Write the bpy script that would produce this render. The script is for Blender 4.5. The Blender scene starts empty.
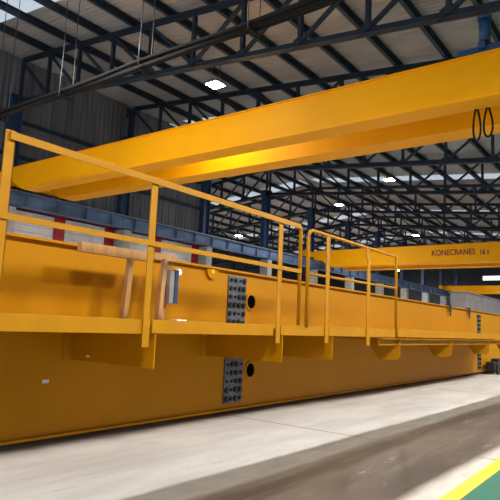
import bpy, bmesh, math, random
from mathutils import Vector, Matrix
random.seed(7)
S = bpy.context.scene
C = S.collection
FZ = 1.08            # eye height above the floor; all z below are heights above the floor

# ------------------------------------------------------------------ helpers
def newbm(): return bmesh.new()

def bx(bm, x0, x1, y0, y1, z0, z1, bev=0.0):
    r = bmesh.ops.create_cube(bm, size=1.0)
    vs = r['verts']
    for v in vs:
        v.co = Vector(((x0+x1)/2+v.co.x*(x1-x0), (y0+y1)/2+v.co.y*(y1-y0), (z0+z1)/2+v.co.z*(z1-z0)))
    if bev > 0:
        es = {e for v in vs for e in v.link_edges}
        bmesh.ops.bevel(bm, geom=list(es), offset=bev, segments=2, profile=0.6, affect='EDGES')
    return bm

def frame_of(p, q, up=Vector((0, 0, 1))):
    d = (q-p).normalized()
    if abs(d.dot(up)) > .98: up = Vector((1, 0, 0))
    s = d.cross(up).normalized(); u = s.cross(d).normalized()
    return d, s, u

def bar(bm, p, q, w, h, up=(0, 0, 1)):
    """rectangular bar from p to q, w sideways, h along up"""
    p, q = Vector(p), Vector(q)
    d, s, u = frame_of(p, q, Vector(up))
    a = [bm.verts.new(c + s*(i*w/2) + u*(j*h/2)) for c in (p, q) for i, j in ((-1, -1), (1, -1), (1, 1), (-1, 1))]
    for k in range(4):
        bm.faces.new((a[k], a[(k+1) % 4], a[4+(k+1) % 4], a[4+k]))
    bm.faces.new(a[3::-1]); bm.faces.new(a[4:])
    return bm

def prof_bar(bm, p, q, prof, up=(0, 0, 1)):
    """extrude the closed profile [(side, up), ...] from p to q"""
    p, q = Vector(p), Vector(q)
    d, s, u = frame_of(p, q, Vector(up))
    n = len(prof)
    a = [bm.verts.new(c + s*i + u*j) for c in (p, q) for i, j in prof]
    for k in range(n):
        bm.faces.new((a[k], a[(k+1) % n], a[n+(k+1) % n], a[n+k]))
    bm.faces.new(a[n-1::-1]); bm.faces.new(a[n:])
    return bm

def tube(bm, pts, r, n=10):
    pts = [Vector(p) for p in pts]
    rings = []
    for i, p in enumerate(pts):
        a = pts[max(i-1, 0)]; b = pts[min(i+1, len(pts)-1)]
        d, s, u = frame_of(a, b, Vector((0.31, 0.17, 0.93)))
        rings.append([bm.verts.new(p + s*(r*math.cos(2*math.pi*k/n)) + u*(r*math.sin(2*math.pi*k/n))) for k in range(n)])
    for A, B in zip(rings, rings[1:]):
        for k in range(n):
            f = bm.faces.new((A[k], A[(k+1) % n], B[(k+1) % n], B[k])); f.smooth = True
    bm.faces.new(rings[0][::-1]); bm.faces.new(rings[-1])
    return bm

def prism(bm, poly, axis, a, b):
    """polygon in the plane across axis (x: (y,z), y: (x,z), z: (x,y)) extruded from a to b"""
    def P(u, v, t):
        return {'x': (t, u, v), 'y': (u, t, v), 'z': (u, v, t)}[axis]
    n = len(poly)
    A = [bm.verts.new(P(u, v, a)) for u, v in poly]
    B = [bm.verts.new(P(u, v, b)) for u, v in poly]
    for k in range(n):
        bm.faces.new((A[k], A[(k+1) % n], B[(k+1) % n], B[k]))
    bm.faces.new(A[::-1]); bm.faces.new(B)
    return bm

def disc(bm, c, axis, r, h, n=16):
    poly = [(c[0]+r*math.cos(2*math.pi*k/n), c[1]+r*math.sin(2*math.pi*k/n)) for k in range(n)]
    return prism(bm, poly, axis, c[2], c[2]+h)

def obj(name, bm, mat, parent=None, label=None):
    bmesh.ops.recalc_face_normals(bm, faces=bm.faces[:])
    me = bpy.data.meshes.new(name); bm.to_mesh(me); bm.free()
    o = bpy.data.objects.new(name, me); C.objects.link(o)
    me.materials.append(mat)
    if parent is not None: o.parent = parent; o.matrix_parent_inverse = parent_inv(parent)
    if label: o['label'] = label
    return o

def world_loc(o):
    v = Vector(o.location)
    while o.parent is not None:
        o = o.parent
    return v
def parent_inv(p):
    # parents are unrotated; only the root Empty carries a location
    r = p
    while r.parent is not None: r = r.parent
    return Matrix.Translation(-Vector(r.location)) if p.parent is None else Matrix.Identity(4)

def thing(name, label, cat, loc=(0, 0, 0), group=None):
    o = bpy.data.objects.new(name, None); C.objects.link(o)
    o.location = loc; o['label'] = label; o['category'] = cat
    o.empty_display_size = .2
    if group: o['group'] = group
    return o

def tag(o, label, cat, group=None):
    o['label'] = label; o['category'] = cat
    if group: o['group'] = group
    return o

def struct(name, bm, mat):
    o = obj(name, bm, mat); o['kind'] = 'structure'; return o

def dup(root, delta, label, group=None):
    r = root.copy(); C.objects.link(r); r.location = Vector(root.location)+Vector(delta); r['label'] = label
    if group: r['group'] = group
    for ch in list(root.children):
        c = ch.copy(); C.objects.link(c); c.parent = r; c.matrix_parent_inverse = ch.matrix_parent_inverse.copy()
        for g in list(ch.children):
            d = g.copy(); C.objects.link(d); d.parent = c; d.matrix_parent_inverse = g.matrix_parent_inverse.copy()
    return r

# ------------------------------------------------------------------ materials
def mat(name, col, rough=.5, metal=0.0, var=.12, scale=3.0, dirt=None, dirt_amt=.0, bump=0.0, stretch=(1, 1, 1), spec=.5):
    m = bpy.data.materials.new(name); m.use_nodes = True
    nt = m.node_tree; b = nt.nodes['Principled BSDF']
    b.inputs['Roughness'].default_value = rough; b.inputs['Metallic'].default_value = metal
    b.inputs['Specular IOR Level'].default_value = spec
    tc = nt.nodes.new('ShaderNodeTexCoord'); mp = nt.nodes.new('ShaderNodeMapping')
    mp.inputs['Scale'].default_value = stretch
    nt.links.new(tc.outputs['Object'], mp.inputs['Vector'])
    nz = nt.nodes.new('ShaderNodeTexNoise'); nz.inputs['Scale'].default_value = scale; nz.inputs['Detail'].default_value = 6
    nt.links.new(mp.outputs['Vector'], nz.inputs['Vector'])
    cr = nt.nodes.new('ShaderNodeValToRGB')
    cr.color_ramp.elements[0].position = .3; cr.color_ramp.elements[1].position = .7
    cr.color_ramp.elements[0].color = tuple(c*(1-var) for c in col)+(1,)
    cr.color_ramp.elements[1].color = tuple(min(1, c*(1+var)) for c in col)+(1,)
    nt.links.new(nz.outputs['Fac'], cr.inputs['Fac'])
    out = cr.outputs['Color']
    if dirt:
        n2 = nt.nodes.new('ShaderNodeTexNoise'); n2.inputs['Scale'].default_value = scale*.45; n2.inputs['Detail'].default_value = 9
        n2.inputs['Roughness'].default_value = .65
        nt.links.new(mp.outputs['Vector'], n2.inputs['Vector'])
        c2 = nt.nodes.new('ShaderNodeValToRGB'); c2.color_ramp.elements[0].position = .48; c2.color_ramp.elements[1].position = .7
        c2.color_ramp.elements[0].color = (0, 0, 0, 1); c2.color_ramp.elements[1].color = (dirt_amt,)*3+(1,)
        nt.links.new(n2.outputs['Fac'], c2.inputs['Fac'])
        mx = nt.nodes.new('ShaderNodeMix'); mx.data_type = 'RGBA'
        nt.links.new(c2.outputs['Color'], mx.inputs['Factor']); nt.links.new(out, mx.inputs['A'])
        mx.inputs['B'].default_value = tuple(dirt)+(1,)
        out = mx.outputs['Result']
    nt.links.new(out, b.inputs['Base Color'])
    if bump:
        bp = nt.nodes.new('ShaderNodeBump'); bp.inputs['Strength'].default_value = bump; bp.inputs['Distance'].default_value = .01
        nt.links.new(nz.outputs['Fac'], bp.inputs['Height']); nt.links.new(bp.outputs['Normal'], b.inputs['Normal'])
    return m

def emit(name, col, strength):
    m = bpy.data.materials.new(name); m.use_nodes = True
    nt = m.node_tree; nt.nodes.clear()
    e = nt.nodes.new('ShaderNodeEmission'); o = nt.nodes.new('ShaderNodeOutputMaterial')
    e.inputs['Color'].default_value = col+(1,); e.inputs['Strength'].default_value = strength
    nt.links.new(e.outputs[0], o.inputs[0]); return m

YEL = (.83, .36, .006)
M = {}
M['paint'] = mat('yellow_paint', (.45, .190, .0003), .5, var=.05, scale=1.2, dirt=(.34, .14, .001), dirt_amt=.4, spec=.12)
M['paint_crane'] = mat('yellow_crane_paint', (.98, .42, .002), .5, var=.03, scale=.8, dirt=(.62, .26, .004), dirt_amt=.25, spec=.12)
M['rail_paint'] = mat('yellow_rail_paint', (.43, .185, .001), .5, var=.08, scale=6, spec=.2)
M['galv'] = mat('primed_splice_steel', (.09, .105, .13), .5, .3, var=.3, scale=14)
M['bolt'] = mat('black_bolt_steel', (.012, .012, .014), .45, .3)
M['navy'] = mat('navy_steel_paint', (.018, .055, .14), .5, var=.25, scale=2)
M['truss'] = mat('dusty_navy_steel', (.013, .026, .050), .65, var=.3, scale=2)
M['beam'] = mat('dusty_blue_beam_paint', (.11, .20, .37), .6, var=.3, scale=1.2, dirt=(.05, .06, .08), dirt_amt=.7, stretch=(1, 1, 2))
M['hoist'] = mat('blue_hoist_paint', (.018, .07, .20), .45, var=.15)
M['roof'] = mat('dusty_grey_roof_sheet', (.35, .35, .37), .75, .0, var=.15, scale=.5, dirt=(.20, .195, .20), dirt_amt=.45)
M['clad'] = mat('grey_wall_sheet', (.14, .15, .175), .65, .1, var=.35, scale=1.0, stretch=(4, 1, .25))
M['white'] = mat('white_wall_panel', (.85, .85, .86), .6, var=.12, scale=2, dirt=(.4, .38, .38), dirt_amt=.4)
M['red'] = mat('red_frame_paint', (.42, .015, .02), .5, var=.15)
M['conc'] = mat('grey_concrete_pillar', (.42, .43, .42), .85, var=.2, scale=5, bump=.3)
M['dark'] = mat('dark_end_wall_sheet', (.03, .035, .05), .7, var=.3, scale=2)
M['cable'] = mat('dusty_black_cable', (.007, .0065, .0065), .8, var=.3, scale=8, spec=.2)
M['wire'] = mat('steel_wire', (.12, .12, .13), .5, .4)
M['timber'] = mat('bare_timber', (.42, .22, .075), .7, var=.25, scale=5, stretch=(6, 6, .7))
M['greysteel'] = mat('mill_steel_grey', (.30, .29, .30), .55, .3, var=.2, scale=2)
M['lampbody'] = mat('lamp_housing_grey', (.12, .12, .13), .5, .3)
M['lens'] = emit('lit_lamp_lens', (1, .98, .95), 40.0)
M['text'] = mat('dark_red_lettering', (.22, .012, .012), .5)
M['green'] = mat('green_floor_paint', (.02, .125, .085), .45, var=.15, scale=4, dirt=(.10, .20, .16), dirt_amt=.4)
M['line'] = mat('yellow_floor_paint', (.85, .50, .02), .5, var=.12, scale=8, dirt=(.45, .33, .12), dirt_amt=.5)
M['sticker'] = mat('white_sticker', (.8, .8, .78), .5)
M['machine'] = mat('green_machine_paint', (.08, .25, .16), .5)
M['block'] = mat('white_block', (.78, .75, .70), .6)
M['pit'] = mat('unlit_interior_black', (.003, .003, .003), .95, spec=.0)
M['black'] = mat('black_rubber_steel', (.015, .014, .015), .6)

# translucent skylight sheet
def skylight_mat():
    m = bpy.data.materials.new('translucent_skylight'); m.use_nodes = True
    nt = m.node_tree; nt.nodes.clear()
    o = nt.nodes.new('ShaderNodeOutputMaterial'); t = nt.nodes.new('ShaderNodeBsdfTranslucent'); tr = nt.nodes.new('ShaderNodeBsdfTransparent')
    t.inputs['Color'].default_value = (.9, .95, 1, 1); tr.inputs['Color'].default_value = (.9, .95, 1, 1)
    mx = nt.nodes.new('ShaderNodeMixShader'); mx.inputs[0].default_value = .45
    nt.links.new(tr.outputs[0], mx.inputs[1]); nt.links.new(t.outputs[0], mx.inputs[2]); nt.links.new(mx.outputs[0], o.inputs[0])
    return m
M['sky'] = skylight_mat()

# scuffed concrete floor with a brown and grey lane between pale strips
def floor_mat():
    m = bpy.data.materials.new('scuffed_concrete_floor'); m.use_nodes = True
    nt = m.node_tree; N = nt.nodes; L = nt.links; b = N['Principled BSDF']
    tc = N.new('ShaderNodeTexCoord'); sp = N.new('ShaderNodeSeparateXYZ'); L.new(tc.outputs['Object'], sp.inputs[0])
    def math_(op, a, bb):
        n = N.new('ShaderNodeMath'); n.operation = op
        for i, v in enumerate((a, bb)):
            if isinstance(v, (int, float)): n.inputs[i].default_value = v
            else: L.new(v, n.inputs[i])
        return n.outputs[0]
    def noise(s, st, det=8, rough=.6):
        mp = N.new('ShaderNodeMapping'); mp.inputs['Scale'].default_value = st; L.new(tc.outputs['Object'], mp.inputs[0])
        n = N.new('ShaderNodeTexNoise'); n.inputs['Scale'].default_value = s; n.inputs['Detail'].default_value = det
        n.inputs['Roughness'].default_value = rough
        L.new(mp.outputs[0], n.inputs['Vector']); return n.outputs['Fac']
    def ramp(x, a, bb, lo=0., hi=1.):
        n = N.new('ShaderNodeMapRange'); n.inputs['From Min'].default_value = a; n.inputs['From Max'].default_value = bb
        n.inputs['To Min'].default_value = lo; n.inputs['To Max'].default_value = hi; L.new(x, n.inputs['Value']); return n.outputs[0]
    def mix(f, a, bb):
        n = N.new('ShaderNodeMix'); n.data_type = 'RGBA'; L.new(f, n.inputs['Factor'])
        for k, v in (('A', a), ('B', bb)):
            if isinstance(v, tuple): n.inputs[k].default_value = v+(1,)
            else: L.new(v, n.inputs[k])
        return n.outputs['Result']
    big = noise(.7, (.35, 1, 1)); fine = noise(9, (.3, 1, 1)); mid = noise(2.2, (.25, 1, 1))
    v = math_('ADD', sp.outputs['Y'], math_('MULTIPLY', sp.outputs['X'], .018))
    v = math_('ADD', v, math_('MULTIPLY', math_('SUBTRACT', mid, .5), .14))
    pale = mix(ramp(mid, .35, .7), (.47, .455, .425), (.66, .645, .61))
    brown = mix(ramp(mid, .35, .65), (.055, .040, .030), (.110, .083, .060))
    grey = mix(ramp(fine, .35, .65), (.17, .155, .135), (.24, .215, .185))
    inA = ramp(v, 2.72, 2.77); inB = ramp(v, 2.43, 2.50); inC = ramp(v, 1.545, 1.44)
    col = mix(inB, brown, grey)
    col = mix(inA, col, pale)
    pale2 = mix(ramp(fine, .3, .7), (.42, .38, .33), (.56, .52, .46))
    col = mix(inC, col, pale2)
    # scuffs and dark marks
    sc = noise(3.1, (.5, 1.6, 1), 12, .72)
    col = mix(ramp(sc, .60, .68, 0, .55), col, (.36, .29, .24))
    col = mix(ramp(noise(5, (.25, 1.3, 1), 10, .7), .62, .72, 0, .5), col, (.30, .25, .20))
    col = mix(ramp(noise(1.6, (.12, 1.5, 1), 10, .75), .52, .70, 0, .40), col, (.33, .28, .235))
    col = mix(ramp(noise(14, (.4, 1.2, 1), 8, .7), .60, .72, 0, .45), col, (.22, .185, .15))
    # joint across the floor
    for jx in (5.40, 11.2, 17.0, -.4):
        d = math_('ABSOLUTE', math_('SUBTRACT', sp.outputs['X'], jx), 0)
        col = mix(ramp(d, .010, .016, .8, 0), col, (.10, .085, .07))
    L.new(col, b.inputs['Base Color'])
    L.new(ramp(big, .3, .7, .45, .62), b.inputs['Roughness'])
    b.inputs['Specular IOR Level'].default_value = .3
    bp = N.new('ShaderNodeBump'); bp.inputs['Strength'].default_value = .12; bp.inputs['Distance'].default_value = .01
    L.new(fine, bp.inputs['Height']); L.new(bp.outputs[0], b.inputs['Normal'])
    return m
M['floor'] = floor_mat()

# ------------------------------------------------------------------ the setting
XE = 74.0          # end wall
RY = 20.55         # ridge / column line
Y0, Y2 = -8.0, 42.0
SL = .1
def zr(y, base):   # height on the pitched roof; base is the height over y = 0, above the floor
    return base + SL*y if y <= RY else base + SL*RY - SL*(y-RY)
ZB, ZT = 6.45+FZ, 8.14+FZ       # chord centres over y = 0
ZP = ZT+.1                     # underside of the purlins
ZS = ZP+.27                    # roof sheet

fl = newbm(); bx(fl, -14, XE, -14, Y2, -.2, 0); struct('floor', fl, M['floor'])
gl = newbm(); bx(gl, -10, 60, -6, 1.155, 0, .003); struct('floor_walkway', gl, M['green'])
ln = newbm(); bx(ln, -10, 60, 1.155, 1.262, 0, .004); struct('floor_line', ln, M['line'])

SKY = [8.8, 20.9, 34.0, 45.6, 57.6, 69.5]
SW = .65
def roof_sheet(name, ya, yb):
    spans = []; x = -6.0
    for s in SKY:
        spans.append((x, s-SW)); x = s+SW
    spans.append((x, XE))
    bm = newbm(); per = .19
    for a, b in spans:
        n = int((b-a)/per*4); prev = None
        for k in range(n+1):
            xx = a+(b-a)*k/n
            dz = (0, .035, .035, 0)[k % 4]
            r = [bm.verts.new((xx, yy, zr(yy, ZS)+dz)) for yy in (ya, (ya+yb)/2, yb)]
            if prev:
                for i in range(2): bm.faces.new((prev[i], r[i], r[i+1], prev[i+1]))
            prev = r
    return struct(name, bm, M['roof'])
roof_sheet('ceiling_near', Y0, RY)
roof_sheet('ceiling_far', RY, Y2)
wn = 1
for s in SKY:
    for ya, yb in ((Y0, RY-.35), (RY+.35, Y2)):
        bm = newbm(); n = 28; prev = None
        for k in range(n+1):
            xx = s-SW-.05+(2*SW+.1)*k/n
            r = [bm.verts.new((xx, yy, zr(yy, ZS)+.012+(0, .035, .035, 0)[k % 4])) for yy in (ya, yb)]
            if prev: bm.faces.new((prev[0], r[0], r[1], prev[1]))
            prev = r
        struct('window_%d' % wn, bm, M['sky']); wn += 1
        
# ridge capping closes the strip between the two skylights
bm = newbm(); prism(bm, [(RY-.45, zr(RY-.45, ZS)+.05), (RY, zr(RY, ZS)+.05), (RY+.45, zr(RY+.45, ZS)+.05), (RY+.45, zr(RY+.45, ZS)+.07), (RY, zr(RY, ZS)+.09), (RY-.45, zr(RY-.45, ZS)+.07)], 'x', -6, XE)
struct('trim_1', bm, M['roof'])

# partition wall on the column line: grey sheet above the runway, white panels below
WY = 20.95
WX1 = 22.9
bm = newbm(); per = .25; n = int((WX1+6)/per*4); prev = None
for k in range(n+1):
    xx = -6+(WX1+6)*k/n; dy = (0, -.045, -.045, 0)[k % 4]
    r = [bm.verts.new((xx, WY+dy, z)) for z in (5.43, zr(WY, ZS)-.05)]
    if prev: bm.faces.new((prev[0], r[0], r[1], prev[1]))
    prev = r
struct('wall_left', bm, M['clad'])
bm = newbm(); 
zz = 0.0
while zz < 5.3:
    bx(bm, -6, WX1-.1, WY+.03, WY+.13, zz, min(zz+.27, 5.45), .008); zz += .28
struct('wall_left_lower', bm, M['white'])
tn = 2
bm = newbm(); bx(bm, -6, WX1-.05, WY-.06, WY+.04, 5.39, 5.63); struct('trim_%d' % tn, bm, M['red']); tn += 1
for X in (8.3, 11.2, 14.05, 16.75, 19.85, 22.75):
    bm = newbm(); bx(bm, X-.25, X+.25, WY-.06, WY+.04, 0, 5.39); struct('trim_%d' % tn, bm, M['red']); tn += 1
for X in (9.35, 12.2, 15.05, 18.0, 21.0):   # grey header shade boxes over the panels
    pass
# girts on the sheet wall
for i, zg in enumerate((7.45, 8.9)):
    bm = newbm(); bx(bm, -6, WX1, WY-.14, WY-.05, zg-.07, zg+.07)
    struct('trim_%d' % tn, bm, M['truss']); tn += 1
# end wall and far wall
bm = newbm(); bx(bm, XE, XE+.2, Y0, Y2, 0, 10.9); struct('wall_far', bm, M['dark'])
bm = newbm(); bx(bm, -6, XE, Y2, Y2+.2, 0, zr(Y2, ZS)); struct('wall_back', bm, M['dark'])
bm = newbm(); bx(bm, -6, XE, Y0-.2, Y0, 0, zr(Y0, ZS)); struct('wall_right', bm, M['clad'])
bm = newbm(); bx(bm, XE-.06, XE-.02, 15.0, 18.6, 7.95, 8.45); struct('window_%d' % wn, bm, emit('daylit_window', (.95, .98, 1), 2.2)); wn += 1

# ------------------------------------------------------------------ columns, runway beam
TX = [11.4+5.87*k for k in range(-1, 11)]     # truss lines
ORD = ['first', 'second', 'third', 'fourth', 'fifth', 'sixth', 'seventh', 'eighth', 'ninth', 'tenth', 'eleventh', 'twelfth', 'thirteenth', 'fourteenth', 'fifteenth', 'sixteenth', 'seventeenth', 'eighteenth']
BT = 4.80+FZ   # top of runway beam
BB = 4.23+FZ   # underside of runway beam
BYc = 20.3
def make_column():
    t = thing('steel_column', '', 'column', (0, 20.7, 0), 'navy columns along the runway beam')
    bm = newbm(); bx(bm, -.33, .15, 20.15, 20.75, 0, BB-.06, .02); obj('pedestal', bm, M['conc'], t, 'pale grey concrete pedestal under the beam')
    bm = newbm(); bx(bm, -.34, .30, 20.10, 20.80, BB-.06, BB-.01); obj('bearing_plate', bm, M['navy'], t)
    bm = newbm(); top = zr(RY, ZB)+.25
    bx(bm, -.26, -.225, 20.56, 20.88, BB, top); bx(bm, .225, .26, 20.56, 20.88, BB, top); bx(bm, -.225, .225, 20.70, 20.74, BB, top)
    obj('shaft', bm, M['navy'], t)
    bm = newbm(); bx(bm, -.3, .3, 20.52, 20.92, top-.03, top); obj('cap_plate', bm, M['navy'], t)
    return t
col0 = make_column()
cols = TX[1:]
desc = ['navy steel column at the far left edge of the photo behind the handrail post', 'navy steel column part way along the grey sheet wall', 'navy steel column where the grey sheet wall ends',
        'first navy column standing free beyond the end of the grey sheet wall', 'second navy column standing free beyond the grey sheet wall']
for i, X in enumerate(cols):
    lab = desc[i] if i < 5 else '%s navy column standing free beyond the grey sheet wall' % ORD[i-3]
    if i == 0: col0.location.x = X; col0['label'] = lab
    else: dup(col0, (X-cols[0], 0, 0), lab)

t = thing('runway_beam', 'dusty blue crane runway beam running along the column line', 'beam', (0, BYc, BB))
RX0, RX1 = -4, 70
bm = newbm(); bx(bm, RX0, RX1, BYc-.02, BYc+.02, BB+.03, BT-.03); obj('web', bm, M['beam'], t)
bm = newbm(); bx(bm, RX0, RX1, BYc-.17, BYc+.17, BT-.03, BT); obj('top_flange', bm, M['beam'], t)
bm = newbm(); bx(bm, RX0, RX1, BYc-.17, BYc+.17, BB, BB+.03); obj('bottom_flange', bm, M['beam'], t)
bm = newbm(); bx(bm, RX0, RX1, BYc-.03, BYc+.03, BT, BT+.07); obj('crane_rail', bm, M['greysteel'], t)
x = RX0+.5; k = 0
while x < RX1:
    bm = newbm(); bx(bm, x-.008, x+.008, BYc-.15, BYc-.02, BB+.03, BT-.03); obj('stiffener', bm, M['beam'], t); x += 1.41; k += 1
for X in cols:   # splice cover plates on the web at each column
    bm = newbm(); bx(bm, X-.28, X+.28, BYc-.035, BYc-.02, BB+.08, BT-.08); obj('splice_plate', bm, M['beam'], t)

# ------------------------------------------------------------------ roof trusses and purlins
def make_truss(ya, yb, mid, up_left, name='roof_truss'):
    t = thing(name, '', 'truss', (0, (ya+yb)/2, zr((ya+yb)/2, ZB)))
    n = max(2, round((yb-ya)/1.93)); P = [ya+(yb-ya)*k/n for k in range(n+1)]
    def ang(bm, base):     # a pair of angles back to back
        a, b = (0, ya, zr(ya, base)), (0, yb, zr(yb, base))
        s = 1 if base == ZB else -1
        for off in (-.012, .012):
            sg = 1 if off > 0 else -1
            bar(bm, (off, a[1], a[2]), (off, b[1], b[2]), .012, .18)
            bar(bm, (off+sg*.05, a[1], a[2]-s*.084), (off+sg*.05, b[1], b[2]-s*.084), .10, .012)
    bm = newbm(); ang(bm, ZT); obj('top_chord', bm, M['truss'], t)
    bm = newbm(); ang(bm, ZB)
    for y in P:            # gusset plates, gathered with the chord they are welded to
        z = zr(y, ZB); prism(bm, [(y-.26, z-.10), (y+.26, z-.10), (y+.20, z+.16), (y+.06, z+.24), (y-.06, z+.24), (y-.20, z+.16)], 'x', -.011, .011)
    obj('bottom_chord', bm, M['truss'], t)
    for k, y in enumerate(P):
        bm = newbm(); bar(bm, (-.035, y, zr(y, ZB)), (-.035, y, zr(y, ZT)), .11, .05, (1, 0, 0)); bar(bm, (.035, y, zr(y, ZB)), (.035, y, zr(y, ZT)), .11, .05, (1, 0, 0))
        obj('post', bm, M['truss'], t)
        if k < n:
            y2 = P[k+1]
            lo, hi = (y2, y) if (y+y2)/2 < mid else (y, y2)
            bm = newbm(); bar(bm, (0, lo, zr(lo, ZB)+.05), (0, hi, zr(hi, ZT)-.05), .10, .09); obj('diagonal', bm, M['truss'], t)
    return t
tr = make_truss(Y0+.2, RY-.12, 10.2, True)
tl = ['first roof truss, nearest of all, above and before the overhead crane', 'roof truss carrying the square lamp in front of the overhead crane', 'third roof truss, its top chord just above the front overhead girder',
      'roof truss carrying a lamp just under the rear overhead girder', 'fifth roof truss of the near slope, carrying the lamp beside the second free column']
for i, X in enumerate(TX):
    lab = tl[i] if i < 5 else '%s roof truss counted from the camera on the near slope' % ORD[i]
    if i == 0: tr.location.x = X; tr['label'] = lab; tr['group'] = 'trusses of the near slope'; first = tr
    else: dup(first, (X-TX[0], 0, 0), lab, 'trusses of the near slope')
t2 = make_truss(RY+.12, Y2-.2, 31.2, False)
fx = TX[2:]
for i, X in enumerate(fx):
    lab = '%s roof truss counted from the camera in the bay beyond the columns' % ORD[i]
    if i == 0: t2.location.x = X; t2['label'] = lab; t2['group'] = 'trusses of the far bay'
    else: dup(t2, (X-fx[0], 0, 0), lab, 'trusses of the far bay')

def purlin(y, label, group):
    bm = newbm(); s = SL if y < RY else -SL
    z = zr(y, ZP)
    up = (0, -s, 1)
    prof = [(-.06, 0), (.06, 0), (.06, .02), (-.045, .02), (-.045, .23), (.06, .23), (.06, .25), (-.06, .25)]
    prof_bar(bm, (-6, y, z), (XE-.02, y, z), prof, up)
    o = obj('roof_purlin', bm, M['truss']); tag(o, label, 'purlin', group); return o
ys = [.33+1.68*k for k in range(-4, 13)]
ys = [y for y in ys if y < RY-.2]
for k, y in enumerate(reversed(ys)):
    purlin(y, '%s roof purlin down from the ridge on the near slope' % ORD[k], 'purlins of the near slope')
ys2 = [RY+.5+1.68*k for k in range(13)]
for k, y in enumerate(ys2):
    purlin(y, '%s roof purlin down from the ridge in the bay beyond the columns' % ORD[k], 'purlins of the far bay')

# ------------------------------------------------------------------ overhead travelling cranes
def crane_girder(name, parent, xa, xb, ya, zb, zt, yend=20.1, m='paint_crane'):
    """box girder along y; its underside sweeps up where it reaches the runway"""
    h = zt-zb
    pts = [(ya, zb), (yend-1.35, zb)]
    for k in range(1, 9):
        u = k/8; s = u*u*(3-2*u)
        pts.append((yend-1.35+.95*u, zb+.46*h*s))
    pts += [(yend, zb+.46*h), (yend, zt-.02), (ya, zt-.02)]
    bm = newbm(); prism(bm, pts, 'x', xa+.03, xb-.03)
    g = obj(name, bm, M[m], parent)
    bm = newbm(); bx(bm, xa-.02, xb+.02, ya, yend+.02, zt-.02, zt+.005); obj('top_flange', bm, M[m], g)
    bm = newbm(); bx(bm, xa, xb, ya, yend-1.35, zb-.02, zb); obj('bottom_flange', bm, M[m], g)
    bm = newbm(); bx(bm, (xa+xb)/2-.03, (xa+xb)/2+.03, ya, yend-.2, zt+.005, zt+.06); obj('trolley_rail', bm, M['greysteel'], g)
    return g
CB, CT = 4.6+FZ, 5.5+FZ
t = thing('overhead_crane', 'large orange-yellow double-girder overhead crane crossing above the railing', 'crane', (12, 10, CB))
GY0 = -1.0
crane_girder('bridge_girder', t, 10.9, 11.5, GY0, CB, CT)
crane_girder('bridge_girder', t, 12.5, 13.15, GY0, CB, CT)
bm = newbm(); bx(bm, 10.0, 14.1, 20.13, 20.47, CB+.40, CB+.80, .02); obj('end_carriage', bm, M['paint_crane'], t)
for xx in (10.35, 13.75):
    bm = newbm(); disc(bm, (xx, BT+.07+.14, 20.24), 'y', .14, .12, 20); obj('wheel', bm, M['black'], t)

# blue hoist trolley on top of the crane
t = thing('hoist_trolley', 'blue hoist trolley riding on top of the big overhead crane at the right edge', 'hoist', (12, 2.4, CT))
zt = CT+.06
bm = newbm()
for yy in (1.2, 2.75): bx(bm, 11.05, 12.95, yy-.07, yy+.07, zt+.12, zt+.27, .01)
for xx in (11.2, 12.82): bx(bm, xx-.08, xx+.08, .9, 3.25, zt+.06, zt+.20, .01)
obj('carriage', bm, M['hoist'], t)
for xx in (11.2, 12.82):
    for yy in (1.4, 2.6):
        bm = newbm(); disc(bm, (yy, zt+.12, xx-.05), 'x', .12, .10, 20); obj('wheel', bm, M['black'], t)
bm = newbm(); tube(bm, [(11.25, 2.0, zt+.55), (12.8, 2.0, zt+.55)], .2, 20); obj('rope_drum', bm, M['hoist'], t)
bm = newbm(); tube(bm, [(11.2, 2.72, zt+.30), (11.2, 2.72, zt+.78)], .11, 18); tube(bm, [(11.2, 2.72, zt+.78), (11.2, 2.72, zt+.84)], .14, 18); obj('motor', bm, M['hoist'], t)

# festoon cable loops under the front girder
def loop(yt, w, depth, x, label):
    pts = []
    for k in range(33):
        a = math.pi*2*k/32
        u = (1-math.cos(a))/2                        # 0 at the clamp, 1 at the bottom of the loop
        pts.append((x+.02*math.sin(a*2), yt-w*math.sin(a)*u**.6+.02*(k/16-1), CB-.0405-depth*u))
    bm = newbm(); tube(bm, pts, .021, 8)
    o = obj('festoon_cable', bm, M['cable']); tag(o, label, 'cable', 'festoon loops under the overhead crane')
loop(2.95, .09, .66, 11.42, 'black cable loop under the front overhead girder, first from the railing side')
loop(2.74, .11, .60, 11.45, 'black cable loop under the front overhead girder, at the right edge of the photo')

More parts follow.
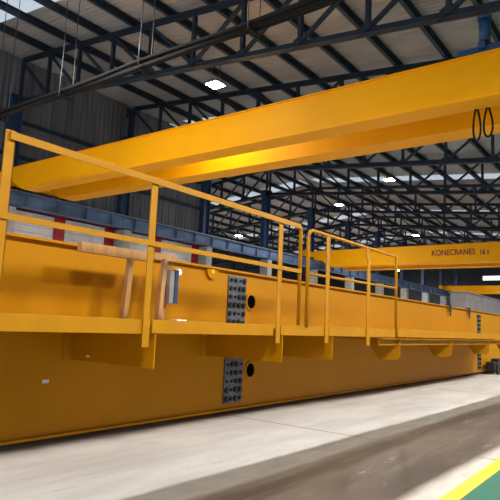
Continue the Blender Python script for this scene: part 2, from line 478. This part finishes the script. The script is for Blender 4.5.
# second crane, with lettering
K0, K1 = 34.3, 35.1
KB, KT = 4.30+FZ, 5.42+FZ
t = thing('overhead_crane', 'distant yellow overhead crane with dark red lettering on its girder', 'crane', (35, 12, KB))
g = crane_girder('bridge_girder', t, K0, K1, -1.0, KB, KT, 20.1)
crane_girder('bridge_girder', t, 36.6, 37.4, -1.0, KB, KT, 20.1)
bm = newbm(); bx(bm, 33.4, 38.2, 20.13, 20.47, 4.99+FZ, 5.36+FZ, .02); obj('end_carriage', bm, M['paint_crane'], t)
def lettering(txt, y_left, z_bot, width, height, parent):
    cu = bpy.data.curves.new('lettering', 'FONT'); cu.body = txt; cu.size = 1; cu.extrude = .004; cu.offset = .022
    tmp = bpy.data.objects.new('lettering', cu); C.objects.link(tmp)
    dg = bpy.context.evaluated_depsgraph_get(); dg.update()
    me = bpy.data.meshes.new_from_object(tmp.evaluated_get(dg)); me.name = 'lettering'
    bpy.data.objects.remove(tmp); bpy.data.curves.remove(cu)
    xs = [v.co.x for v in me.vertices]; yy = [v.co.y for v in me.vertices]
    x0, x1, a0, a1 = min(xs), max(xs), min(yy), max(yy)
    for v in me.vertices:
        u = (v.co.x-x0)/(x1-x0)*width; h = (v.co.y-a0)/(a1-a0)*height; d = v.co.z
        v.co = Vector((K0+.03-.006-d, y_left-u, z_bot+h))
    me.materials.clear(); me.materials.append(M['text'])
    o = bpy.data.objects.new('lettering', me); C.objects.link(o); o.parent = parent
    o['label'] = 'dark red lettering'
    return o
lettering('KONECRANES', 11.65, 4.74+FZ, 2.60, .36, g)
lettering('16 t', 8.76, 4.70+FZ, .50, .35, g)

# third crane far down the bay
t = thing('overhead_crane', 'small bright yellow overhead crane far down the bay at the right edge', 'crane', (64, 12, 4.4+FZ))
crane_girder('bridge_girder', t, 63.6, 64.4, 0, 4.45+FZ, 5.3+FZ, 20.1)
bm = newbm(); bx(bm, 62.6, 66, 20.13, 20.47, 4.99+FZ, 5.28+FZ, .02); obj('end_carriage', bm, M['paint_crane'], t)

# ------------------------------------------------------------------ the girder on the floor, with walkway and guardrails
WYB = 4.25; GT = .655+FZ; GB = -1.015+FZ; GX0, GX1 = -1.0, 24.0; GYB = 4.95
WZ = .0+FZ
G = thing('crane_girder', 'long yellow crane box girder resting on stands on the shop floor, with walkway and railing', 'girder', (10, 4.6, GB))
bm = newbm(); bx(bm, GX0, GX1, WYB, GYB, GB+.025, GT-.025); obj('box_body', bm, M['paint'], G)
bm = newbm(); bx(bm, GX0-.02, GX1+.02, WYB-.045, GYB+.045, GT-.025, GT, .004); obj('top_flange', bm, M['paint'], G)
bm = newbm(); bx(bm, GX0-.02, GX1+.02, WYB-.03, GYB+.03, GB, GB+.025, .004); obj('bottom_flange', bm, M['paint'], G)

# splice plates with bolts
bolt_me = None
def splice(x0, x1, z0, z1, nc, nr):
    global bolt_me
    bm = newbm(); bx(bm, x0, x1, WYB-.016, WYB, z0, z1, .003); pl = obj('splice_plate', bm, M['galv'], G, 'grey primed splice plate')
    for c in range(nc):
        for r in range(nr):
            X = x0+(x1-x0)*(c+.5)/nc; Z = z0+(z1-z0)*(r+.5)/nr
            if -.33+FZ < Z < .02+FZ: continue
            if bolt_me is None:
                b = newbm(); disc(b, (0, 0, 0), 'y', 1.0, .55, 6); disc(b, (0, 0, .3), 'y', 1.18, .25, 14)
                o = obj('bolt', b, M['bolt'], pl); bolt_me = o.data
            else:
                o = bpy.data.objects.new('bolt', bolt_me); C.objects.link(o); o.parent = pl
            s = random.choice((.013, .026, .030, .030, .022))
            for a in (): pass
            o.location = (X+random.uniform(-.006, .006), WYB-.016-.02, Z); o.scale = (s, .036, s)
    return pl
splice(5.23, 5.58, -.93+FZ, .585+FZ, 4, 15)
splice(16.20, 16.52, -.95+FZ, .56+FZ, 3, 13)

def ring(x, z, r):
    bm = newbm(); n = 28
    A = [[bm.verts.new((x+rr*math.cos(2*math.pi*k/n), yy, z+rr*math.sin(2*math.pi*k/n))) for k in range(n)] for rr, yy in ((r*1.42, WYB), (r*1.35, WYB-.012), (r*1.02, WYB-.012), (r, WYB-.001))]
    for a, b in zip(A, A[1:]):
        for k in range(n): bm.faces.new((a[k], a[(k+1) % n], b[(k+1) % n], b[k]))
    o = obj('access_hole', bm, M['paint'], G)
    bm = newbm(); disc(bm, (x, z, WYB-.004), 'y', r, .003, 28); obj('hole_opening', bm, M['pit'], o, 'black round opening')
ring(5.71, .292+FZ, .085); ring(5.75, -.56+FZ, .085)

# lifting lug
bm = newbm(); 
lx, lz = 4.91, .64+FZ
poly = [(lx-.10, GT-.03)]+[(lx-.10*math.cos(math.pi*k/10), lz-.02-.11*math.sin(math.pi*k/10)) for k in range(11)]+[(lx+.10, GT-.03)]
prism(bm, poly, 'y', WYB-.03, WYB); lug = obj('lifting_lug', bm, M['paint'], G)
bm = newbm(); disc(bm, (lx, lz-.04, WYB-.034), 'y', .03, .004, 16); obj('lug_hole', bm, M['paint_crane'], lug)
bm = newbm(); disc(bm, (4.35, .535+FZ, WYB-.04), 'y', .035, .04, 16); obj('cap', bm, M['sticker'], G, 'small white round cap on the web')
bm = newbm(); bx(bm, 2.82, 2.88, WYB-.004, WYB, -.56+FZ, -.53+FZ); obj('sticker', bm, M['sticker'], G, 'small white sticker')
for X in (13.67, 15.27):    # dark clamps biting on the top flange
    bm = newbm(); bx(bm, X-.06, X+.06, WYB-.075, WYB-.046, GT-.14, GT+.03, .006); bx(bm, X-.06, X+.06, WYB-.075, WYB+.06, GT+.001, GT+.03, .006)
    bx(bm, X-.03, X+.03, WYB-.07, WYB-.05, GT-.24, GT-.13)
    obj('clamp', bm, M['black'], G, 'dark clamp on the top flange')

# walkway deck, toe boards, brackets
YR = 3.2
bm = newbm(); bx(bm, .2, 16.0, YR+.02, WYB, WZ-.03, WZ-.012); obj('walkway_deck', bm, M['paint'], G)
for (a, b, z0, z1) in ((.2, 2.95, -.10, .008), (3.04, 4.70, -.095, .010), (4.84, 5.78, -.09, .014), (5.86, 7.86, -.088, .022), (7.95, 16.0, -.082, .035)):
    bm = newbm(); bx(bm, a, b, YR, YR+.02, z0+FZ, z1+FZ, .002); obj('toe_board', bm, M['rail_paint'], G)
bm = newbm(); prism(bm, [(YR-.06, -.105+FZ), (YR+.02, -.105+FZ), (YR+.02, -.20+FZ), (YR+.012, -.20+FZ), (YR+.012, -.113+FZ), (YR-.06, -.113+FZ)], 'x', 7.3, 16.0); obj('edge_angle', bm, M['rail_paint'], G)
for X in (1.0, 3.09, 4.89, 5.97):
    bm = newbm(); bx(bm, X-.006, X+.006, YR+.01, WYB, -.367+FZ, -.03+FZ); b_ = obj('bracket', bm, M['paint'], G)
    bm = newbm(); bx(bm, X-.10, X-.006, WYB-.012, WYB, -.367+FZ, -.03+FZ); obj('cleat', bm, M['paint'], b_)
    if X == 3.09:
        bm = newbm(); bx(bm, X-.008, X-.006, 3.99, 4.04, -.335+FZ, -.315+FZ); obj('sticker', bm, M['sticker'], b_, 'small white sticker')
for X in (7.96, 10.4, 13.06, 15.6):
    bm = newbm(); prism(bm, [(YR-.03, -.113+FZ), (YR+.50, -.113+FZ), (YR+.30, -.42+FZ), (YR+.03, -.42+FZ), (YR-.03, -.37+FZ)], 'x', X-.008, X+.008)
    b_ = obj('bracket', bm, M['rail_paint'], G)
    bm = newbm(); bar(bm, (X, YR+.46, -.1+FZ), (X, WYB, -.1+FZ), .06, .08); obj('arm', bm, M['paint'], b_)

# guardrails: handrail > mid rail, posts
HZ = 1.095+FZ; MZ = .575+FZ; R = .020
def angle_post(X, z0, z1, w, par):
    bm = newbm(); bx(bm, X-w/2, X+w/2, YR-.014, YR-.004, z0, z1, .002); bx(bm, X+w/2-.008, X+w/2, YR-.014, YR+.04, z0+.2, z1, .002)
    return obj('post', bm, M['rail_paint'], par)
# first section, cut from angle
bm = newbm()
prof = [(-.03, .02), (.02, .02), (.02, .014), (-.022, .014), (-.022, -.03), (-.03, -.03)]
x1 = 5.17
prof_bar(bm, (1.735, YR, HZ), (x1-.05, YR, HZ+.0), [(-a, b) for a, b in prof])
tube(bm, [(x1-.07, YR, HZ), (x1-.03, YR, HZ-.005), (x1-.006, YR, HZ-.03), (x1, YR, HZ-.06), (x1, YR, .02+FZ)], R)
H1 = obj('handrail', bm, M['rail_paint'], G)
bm = newbm(); prof_bar(bm, (1.70, YR, MZ+.02), (x1, YR, MZ+.03), [(-a*.8, b*.8) for a, b in prof]); obj('mid_rail', bm, M['rail_paint'], H1)
angle_post(1.745, -.2+FZ, 1.125+FZ, .068, H1)
angle_post(2.965, -.2+FZ, HZ, .070, H1)
angle_post(4.765, -.17+FZ, HZ, .075, H1)
# second section, with round bent ends
bm = newbm(); xa, xb = 5.335, 7.87
tube(bm, [(xa, YR, .0+FZ), (xa, YR, HZ-.10), (xa+.012, YR, HZ-.05), (xa+.04, YR, HZ-.015), (xa+.09, YR, HZ), (xb-.02, YR, HZ), (xb, YR, HZ-.03), (xb, YR, HZ-.06), (xb, YR, -.08+FZ)], R)
H2 = obj('handrail', bm, M['rail_paint'], G)
bm = newbm(); tube(bm, [(xa, YR, MZ+.02), (xb, YR, MZ+.055)], .016); obj('mid_rail', bm, M['rail_paint'], H2)
angle_post(5.78, -.17+FZ, HZ, .085, H2)
bm = newbm()
for (X0, z0, X1, z1) in ((6.90, -.2, 6.90, .92), (6.90, .92, 6.86, 1.02), (6.86, 1.02, 6.85, 1.10)):
    bar(bm, (X0, YR-.01, z0+FZ), (X1, YR-.01, z1+FZ), .09, .012, (0, 1, 0))
obj('post', bm, M['rail_paint'], H2)

# stands and wheel bogie
def stand(X, label):
    t = thing('girder_stand', label, 'stand', (X, 4.6, 0), 'low stands under the floor girder')
    bm = newbm(); bx(bm, X-.2, X+.2, 4.34, 4.86, 0, .02, .003); obj('base_plate', bm, M['black'], t)
    bm = newbm(); bx(bm, X-.05, X+.05, 4.36, 4.84, .02, GB-.02, .004); obj('web', bm, M['black'], t)
    bm = newbm(); bx(bm, X-.12, X+.12, 4.34, 4.86, GB-.02, GB, .003); obj('top_plate', bm, M['black'], t)
stand(15.65, 'low dark stand under the floor girder near the right edge')
stand(-.6, 'low dark stand under the hidden end of the floor girder')
t = thing('wheel_bogie', 'dark wheel bogie under the floor girder at the right edge', 'bogie', (17.6, 4.0, 0))
bm = newbm(); bx(bm, 16.7, 18.3, 3.92, 4.16, .12, .34, .02); bx(bm, 17.2, 17.8, 3.94, 4.14, .30, .42, .02); obj('frame', bm, M['black'], t)
for X in (16.95, 18.05):
    bm = newbm(); disc(bm, (X, .15, 3.86), 'y', .15, .06, 24); disc(bm, (X, .15, 3.84), 'y', .05, .02, 16); obj('wheel', bm, M['black'], t)

# ------------------------------------------------------------------ timber on the walkway
dz = WZ-.012
t = thing('timber_trestle', 'bare timber trestle of a top plank and slanting legs standing on the walkway', 'trestle', (3.5, 4.0, dz))
def rot_bar(name, p, q, w, h, par, up=(0, 1, 0)):
    bm = newbm(); bar(bm, p, q, w, h, up); return obj(name, bm, M['timber'], par)
rot_bar('top_plank', (2.86, 3.95, .595+FZ), (3.60, 3.95, .600+FZ), .085, .05, t)
rot_bar('leg', (3.41, 3.93, .56+FZ), (3.345, 3.90, dz+.02), .05, .05, t)
rot_bar('leg', (3.45, 3.98, .56+FZ), (3.41, 3.99, dz+.02), .05, .03, t)
t2_ = thing('timber_prop', 'bare timber prop with a short plank leaning behind the handrail post', 'prop', (3.9, 4.0, dz))
rot_bar('leg', (3.84, 3.93, .60+FZ), (3.77, 3.90, dz+.02), .05, .05, t2_)
rot_bar('board', (3.96, 3.985, .60+FZ), (3.87, 3.985, dz+.0), .10, .02, t2_)
rot_bar('plank', (3.70, 3.95, .62+FZ), (4.02, 3.95, .63+FZ), .07, .04, t2_)
t = thing('metal_channel', 'grey metal channel hanging against the timber prop', 'channel', (3.97, 3.92, .2+FZ))
bm = newbm(); prism(bm, [(3.90, 3.90), (3.96, 3.90), (3.96, 3.915), (3.915, 3.915), (3.915, 3.95), (3.90, 3.95)], 'z', .18+FZ, .50+FZ); obj('channel', bm, M['greysteel'], t)
bm = newbm(); prism(bm, [(3.975, 3.90), (4.02, 3.90), (4.02, 3.95), (3.975, 3.95)], 'z', .18+FZ, .51+FZ); obj('strip', bm, M['navy'], t)
bm = newbm(); bx(bm, 3.86, 4.0, 3.74, 3.82, dz, dz+.035, .006); tag(obj('white_block', bm, M['block']), 'small white block lying on the walkway at the foot of the timber prop', 'block')

# ------------------------------------------------------------------ overhead cable run and its hanger wires
XC = 7.5; ZC = .714*XC+FZ
bm = newbm()
for (dx, dzz, r) in ((0, 0, .062), (.10, .03, .05), (.02, .10, .045), (-.075, .06, .04)):
    pts = []
    for k in range(60):
        y = -1+21.4*k/59
        pts.append((XC+dx+.01*math.sin(y*2+dx*90), y, ZC+dzz+.02*math.cos(y*1.1+dx*40)))
    tube(bm, pts, r, 8)
tag(obj('cable_run', bm, M['cable']), 'thick dusty black cable run sloping across the top left of the photo', 'cable')
for i, (y, nm) in enumerate(((14.35, 'at the top left corner'), (11.45, 'second along the cable run'), (8.68, 'third along the cable run'), (5.8, 'fourth along the cable run'))):
    t = thing('hanger_wire', 'pair of thin steel hanger wires holding the black cable run, '+nm, 'wire', (XC, y, ZC+.1), 'hanger wires')
    for d in (-.1, .1):
        bm = newbm(); n = 9
        tube(bm, [(XC+.03+d*1.7+.01*math.sin(k+d*9), y+.006*math.sin(k*1.7), ZC-.09+(zr(y, ZS)-.02-ZC+.09)*k/n) for k in range(n+1)], .011, 6); obj('wire', bm, M['wire'], t)
    bm = newbm(); bx(bm, XC-.16, XC+.22, y-.06, y+.06, ZC-.115, ZC-.10); obj('saddle', bm, M['cable'], t)

# ------------------------------------------------------------------ lamps
KEY = 400
def make_lamp():
    t = thing('high_bay_lamp', '', 'lamp', (0, 0, 0), 'high bay lamps')
    bm = newbm(); bx(bm, -.22, .22, -.22, .22, .02, .07, .015)
    for k in range(7): bx(bm, -.16+.05*k, -.145+.05*k, -.16, .16, .07, .13)
    obj('housing', bm, M['lampbody'], t)
    bm = newbm(); bx(bm, -.20, .20, -.20, .20, 0, .02, .006); obj('lens', bm, M['lens'], t, 'glowing white lens')
    for s in (-1, 1):
        bm = newbm(); tube(bm, [(.0, s*.15, .1), (.0, s*.15, .4), (.0, s*.15, .62)], .012, 6); obj('hanger', bm, M['wire'], t)
    return t
L0 = make_lamp()
LP = [(11.4, 10.07, 140, 'lit square lamp above the front overhead girder'), (23.14, 9.78, 300, 'lit lamp just below the rear overhead girder, before a skylight'), (29.0, 15.35, 300, 'lit lamp beside the second free column, behind the railing'),
      (40.75, 15.05, 300, 'lit lamp just above the crane with lettering'), (40.75, 6.0, 300, 'lit lamp far down the bay near the right edge'), (58.36, 12, 300, 'lit lamp deep down the near bay'),
      (34.88, 27.5, 800, 'lit lamp beyond the columns, nearer one'), (46.6, 27.5, 800, 'lit lamp beyond the columns, second'), (64.2, 25.8, 800, 'lit lamp beyond the columns, under the lettered crane'), (52.5, 25.3, 800, 'lit lamp beyond the columns, third')]
for k, X in enumerate((-.34, 5.53, 11.4, 17.27, 23.1, 34.9)):   # the row on the right of the camera
    LP.append((X, -2.4, KEY, '%s lamp of the row to the right of the camera, out of the photo' % ORD[k]))
for k, X in enumerate((-.34, 5.53)):   # lamps of the middle row behind the top edge of the photo
    LP.append((X, 10.07, 420, '%s lamp of the middle row, above the top edge of the photo' % ORD[k]))
LP.append((-.34, 16.5, 300, 'unseen lamp added to brighten the left end of the overhead crane'))  # added out of view for its light on the crane's left part
for i, (x, y, pw, lab) in enumerate(LP):
    z = zr(y, ZB)-.72
    if i == 0: L0.location = (x, y, z); L0['label'] = lab
    big = 3.2 if y < 0 else 1.0        # side row, out of view, enlarged so its shadows fall softer
    if i:
        d = dup(L0, Vector((x, y, z))-L0.location, lab); d.scale = (big, big, 1)
    li = bpy.data.lights.new('lamp_light', 'AREA'); li.shape = 'SQUARE'; li.size = .40*big; li.energy = pw; li.color = (1, .96, .90)
    lo = bpy.data.objects.new('lamp_light', li); C.objects.link(lo); lo.location = (x, y, z-.012)

# ------------------------------------------------------------------ things seen beyond the girder
t = thing('steel_girder', 'unpainted grey steel girder lying behind the yellow floor girder', 'girder', (24, 6.5, 0))
gt, gb = 1.58+FZ, .75+FZ
bm = newbm(); bx(bm, 21.5, 33, 6.02, 6.6, gb+.03, gt-.03); obj('box_body', bm, M['greysteel'], t)
bm = newbm(); bx(bm, 21.45, 33.05, 5.96, 6.66, gt-.03, gt); obj('top_flange', bm, M['greysteel'], t)
bm = newbm(); bx(bm, 21.45, 33.05, 5.96, 6.66, gb, gb+.03); obj('bottom_flange', bm, M['greysteel'], t)
for X in (23.0, 31.5):
    bm = newbm(); bx(bm, X-.12, X+.12, 6.1, 6.5, 0, gb, .01); obj('leg', bm, M['black'], t)
def stack_girder(x0, x1, y, z0, z1, label, m='paint_crane'):
    t = thing('girder_segment', label, 'girder', ((x0+x1)/2, y, z0), 'girders stored beyond the columns')
    bm = newbm(); bx(bm, x0, x1, y-.4, y+.4, z0+.02, z1-.02); obj('box_body', bm, M[m], t)
    bm = newbm(); bx(bm, x0, x1, y-.45, y+.45, z1-.02, z1); obj('top_flange', bm, M[m], t)
    bm = newbm(); bx(bm, x0, x1, y-.45, y+.45, z0, z0+.02); obj('bottom_flange', bm, M[m], t)
stack_girder(36, 50, 23, 0, 1.5, 'yellow girder on the ground beyond the columns, lowest of its stack')
stack_girder(37, 51, 23, 1.5, 2.9, 'yellow girder beyond the columns, second of its stack')
stack_girder(38, 49, 23, 2.9, 4.1, 'yellow girder beyond the columns, topmost of its stack')
def cabinet(x, y, w, d, h, m, label):
    t = thing('machine_cabinet', label, 'cabinet', (x, y, 0))
    bm = newbm(); bx(bm, x-w/2, x+w/2, y-d/2, y+d/2, .1, h, .03); obj('body', bm, M[m], t)
    bm = newbm(); bx(bm, x-w/2+.05, x+w/2-.05, y-d/2+.05, y+d/2-.05, 0, .1); obj('plinth', bm, M['black'], t)
    bm = newbm(); bx(bm, x-w/2-.02, x-w/2, y-d/2+.1, y+d/2-.1, .3, h-.2, .005); obj('door', bm, M[m], t)
cabinet(57, 22.2, 1.6, 1.6, 4.4, 'machine', 'green machine cabinet beyond the columns')
cabinet(31, 23, 1.4, 1.6, 4.3, 'white', 'white machine cabinet beyond the first free column')
cabinet(53, 22.5, 1.5, 1.8, 4.3, 'white', 'white machine cabinet just before the green one')
cabinet(26, 23, 1.4, 1.5, 4.2, 'conc', 'grey machine cabinet beyond the end of the sheet wall')

# ------------------------------------------------------------------ daylight, camera
w = bpy.data.worlds.new('sky'); S.world = w; w.use_nodes = True
bg = w.node_tree.nodes['Background']; bg.inputs[0].default_value = (.86, .93, 1, 1); bg.inputs[1].default_value = .55

cam = bpy.data.cameras.new('camera'); co = bpy.data.objects.new('camera', cam); C.objects.link(co)
R_ = ((0.59632987, 0.13204447, 0.79180486), (-0.80162342, 0.04595974, 0.59606006), (0.04231529, -0.99017774, 0.13325711))
m4 = Matrix(((R_[0][0], -R_[0][1], -R_[0][2], 0), (R_[1][0], -R_[1][1], -R_[1][2], 0), (R_[2][0], -R_[2][1], -R_[2][2], FZ), (0, 0, 0, 1)))
co.matrix_world = m4
cam.sensor_width = 36; cam.lens = 36*557.6746/500; cam.clip_start = .05; cam.clip_end = 300
S.camera = co
S.view_settings.view_transform = 'Standard'; S.view_settings.look = 'None'; S.view_settings.gamma = 1; S.view_settings.use_curve_mapping = False
S.view_settings.exposure = 0.35
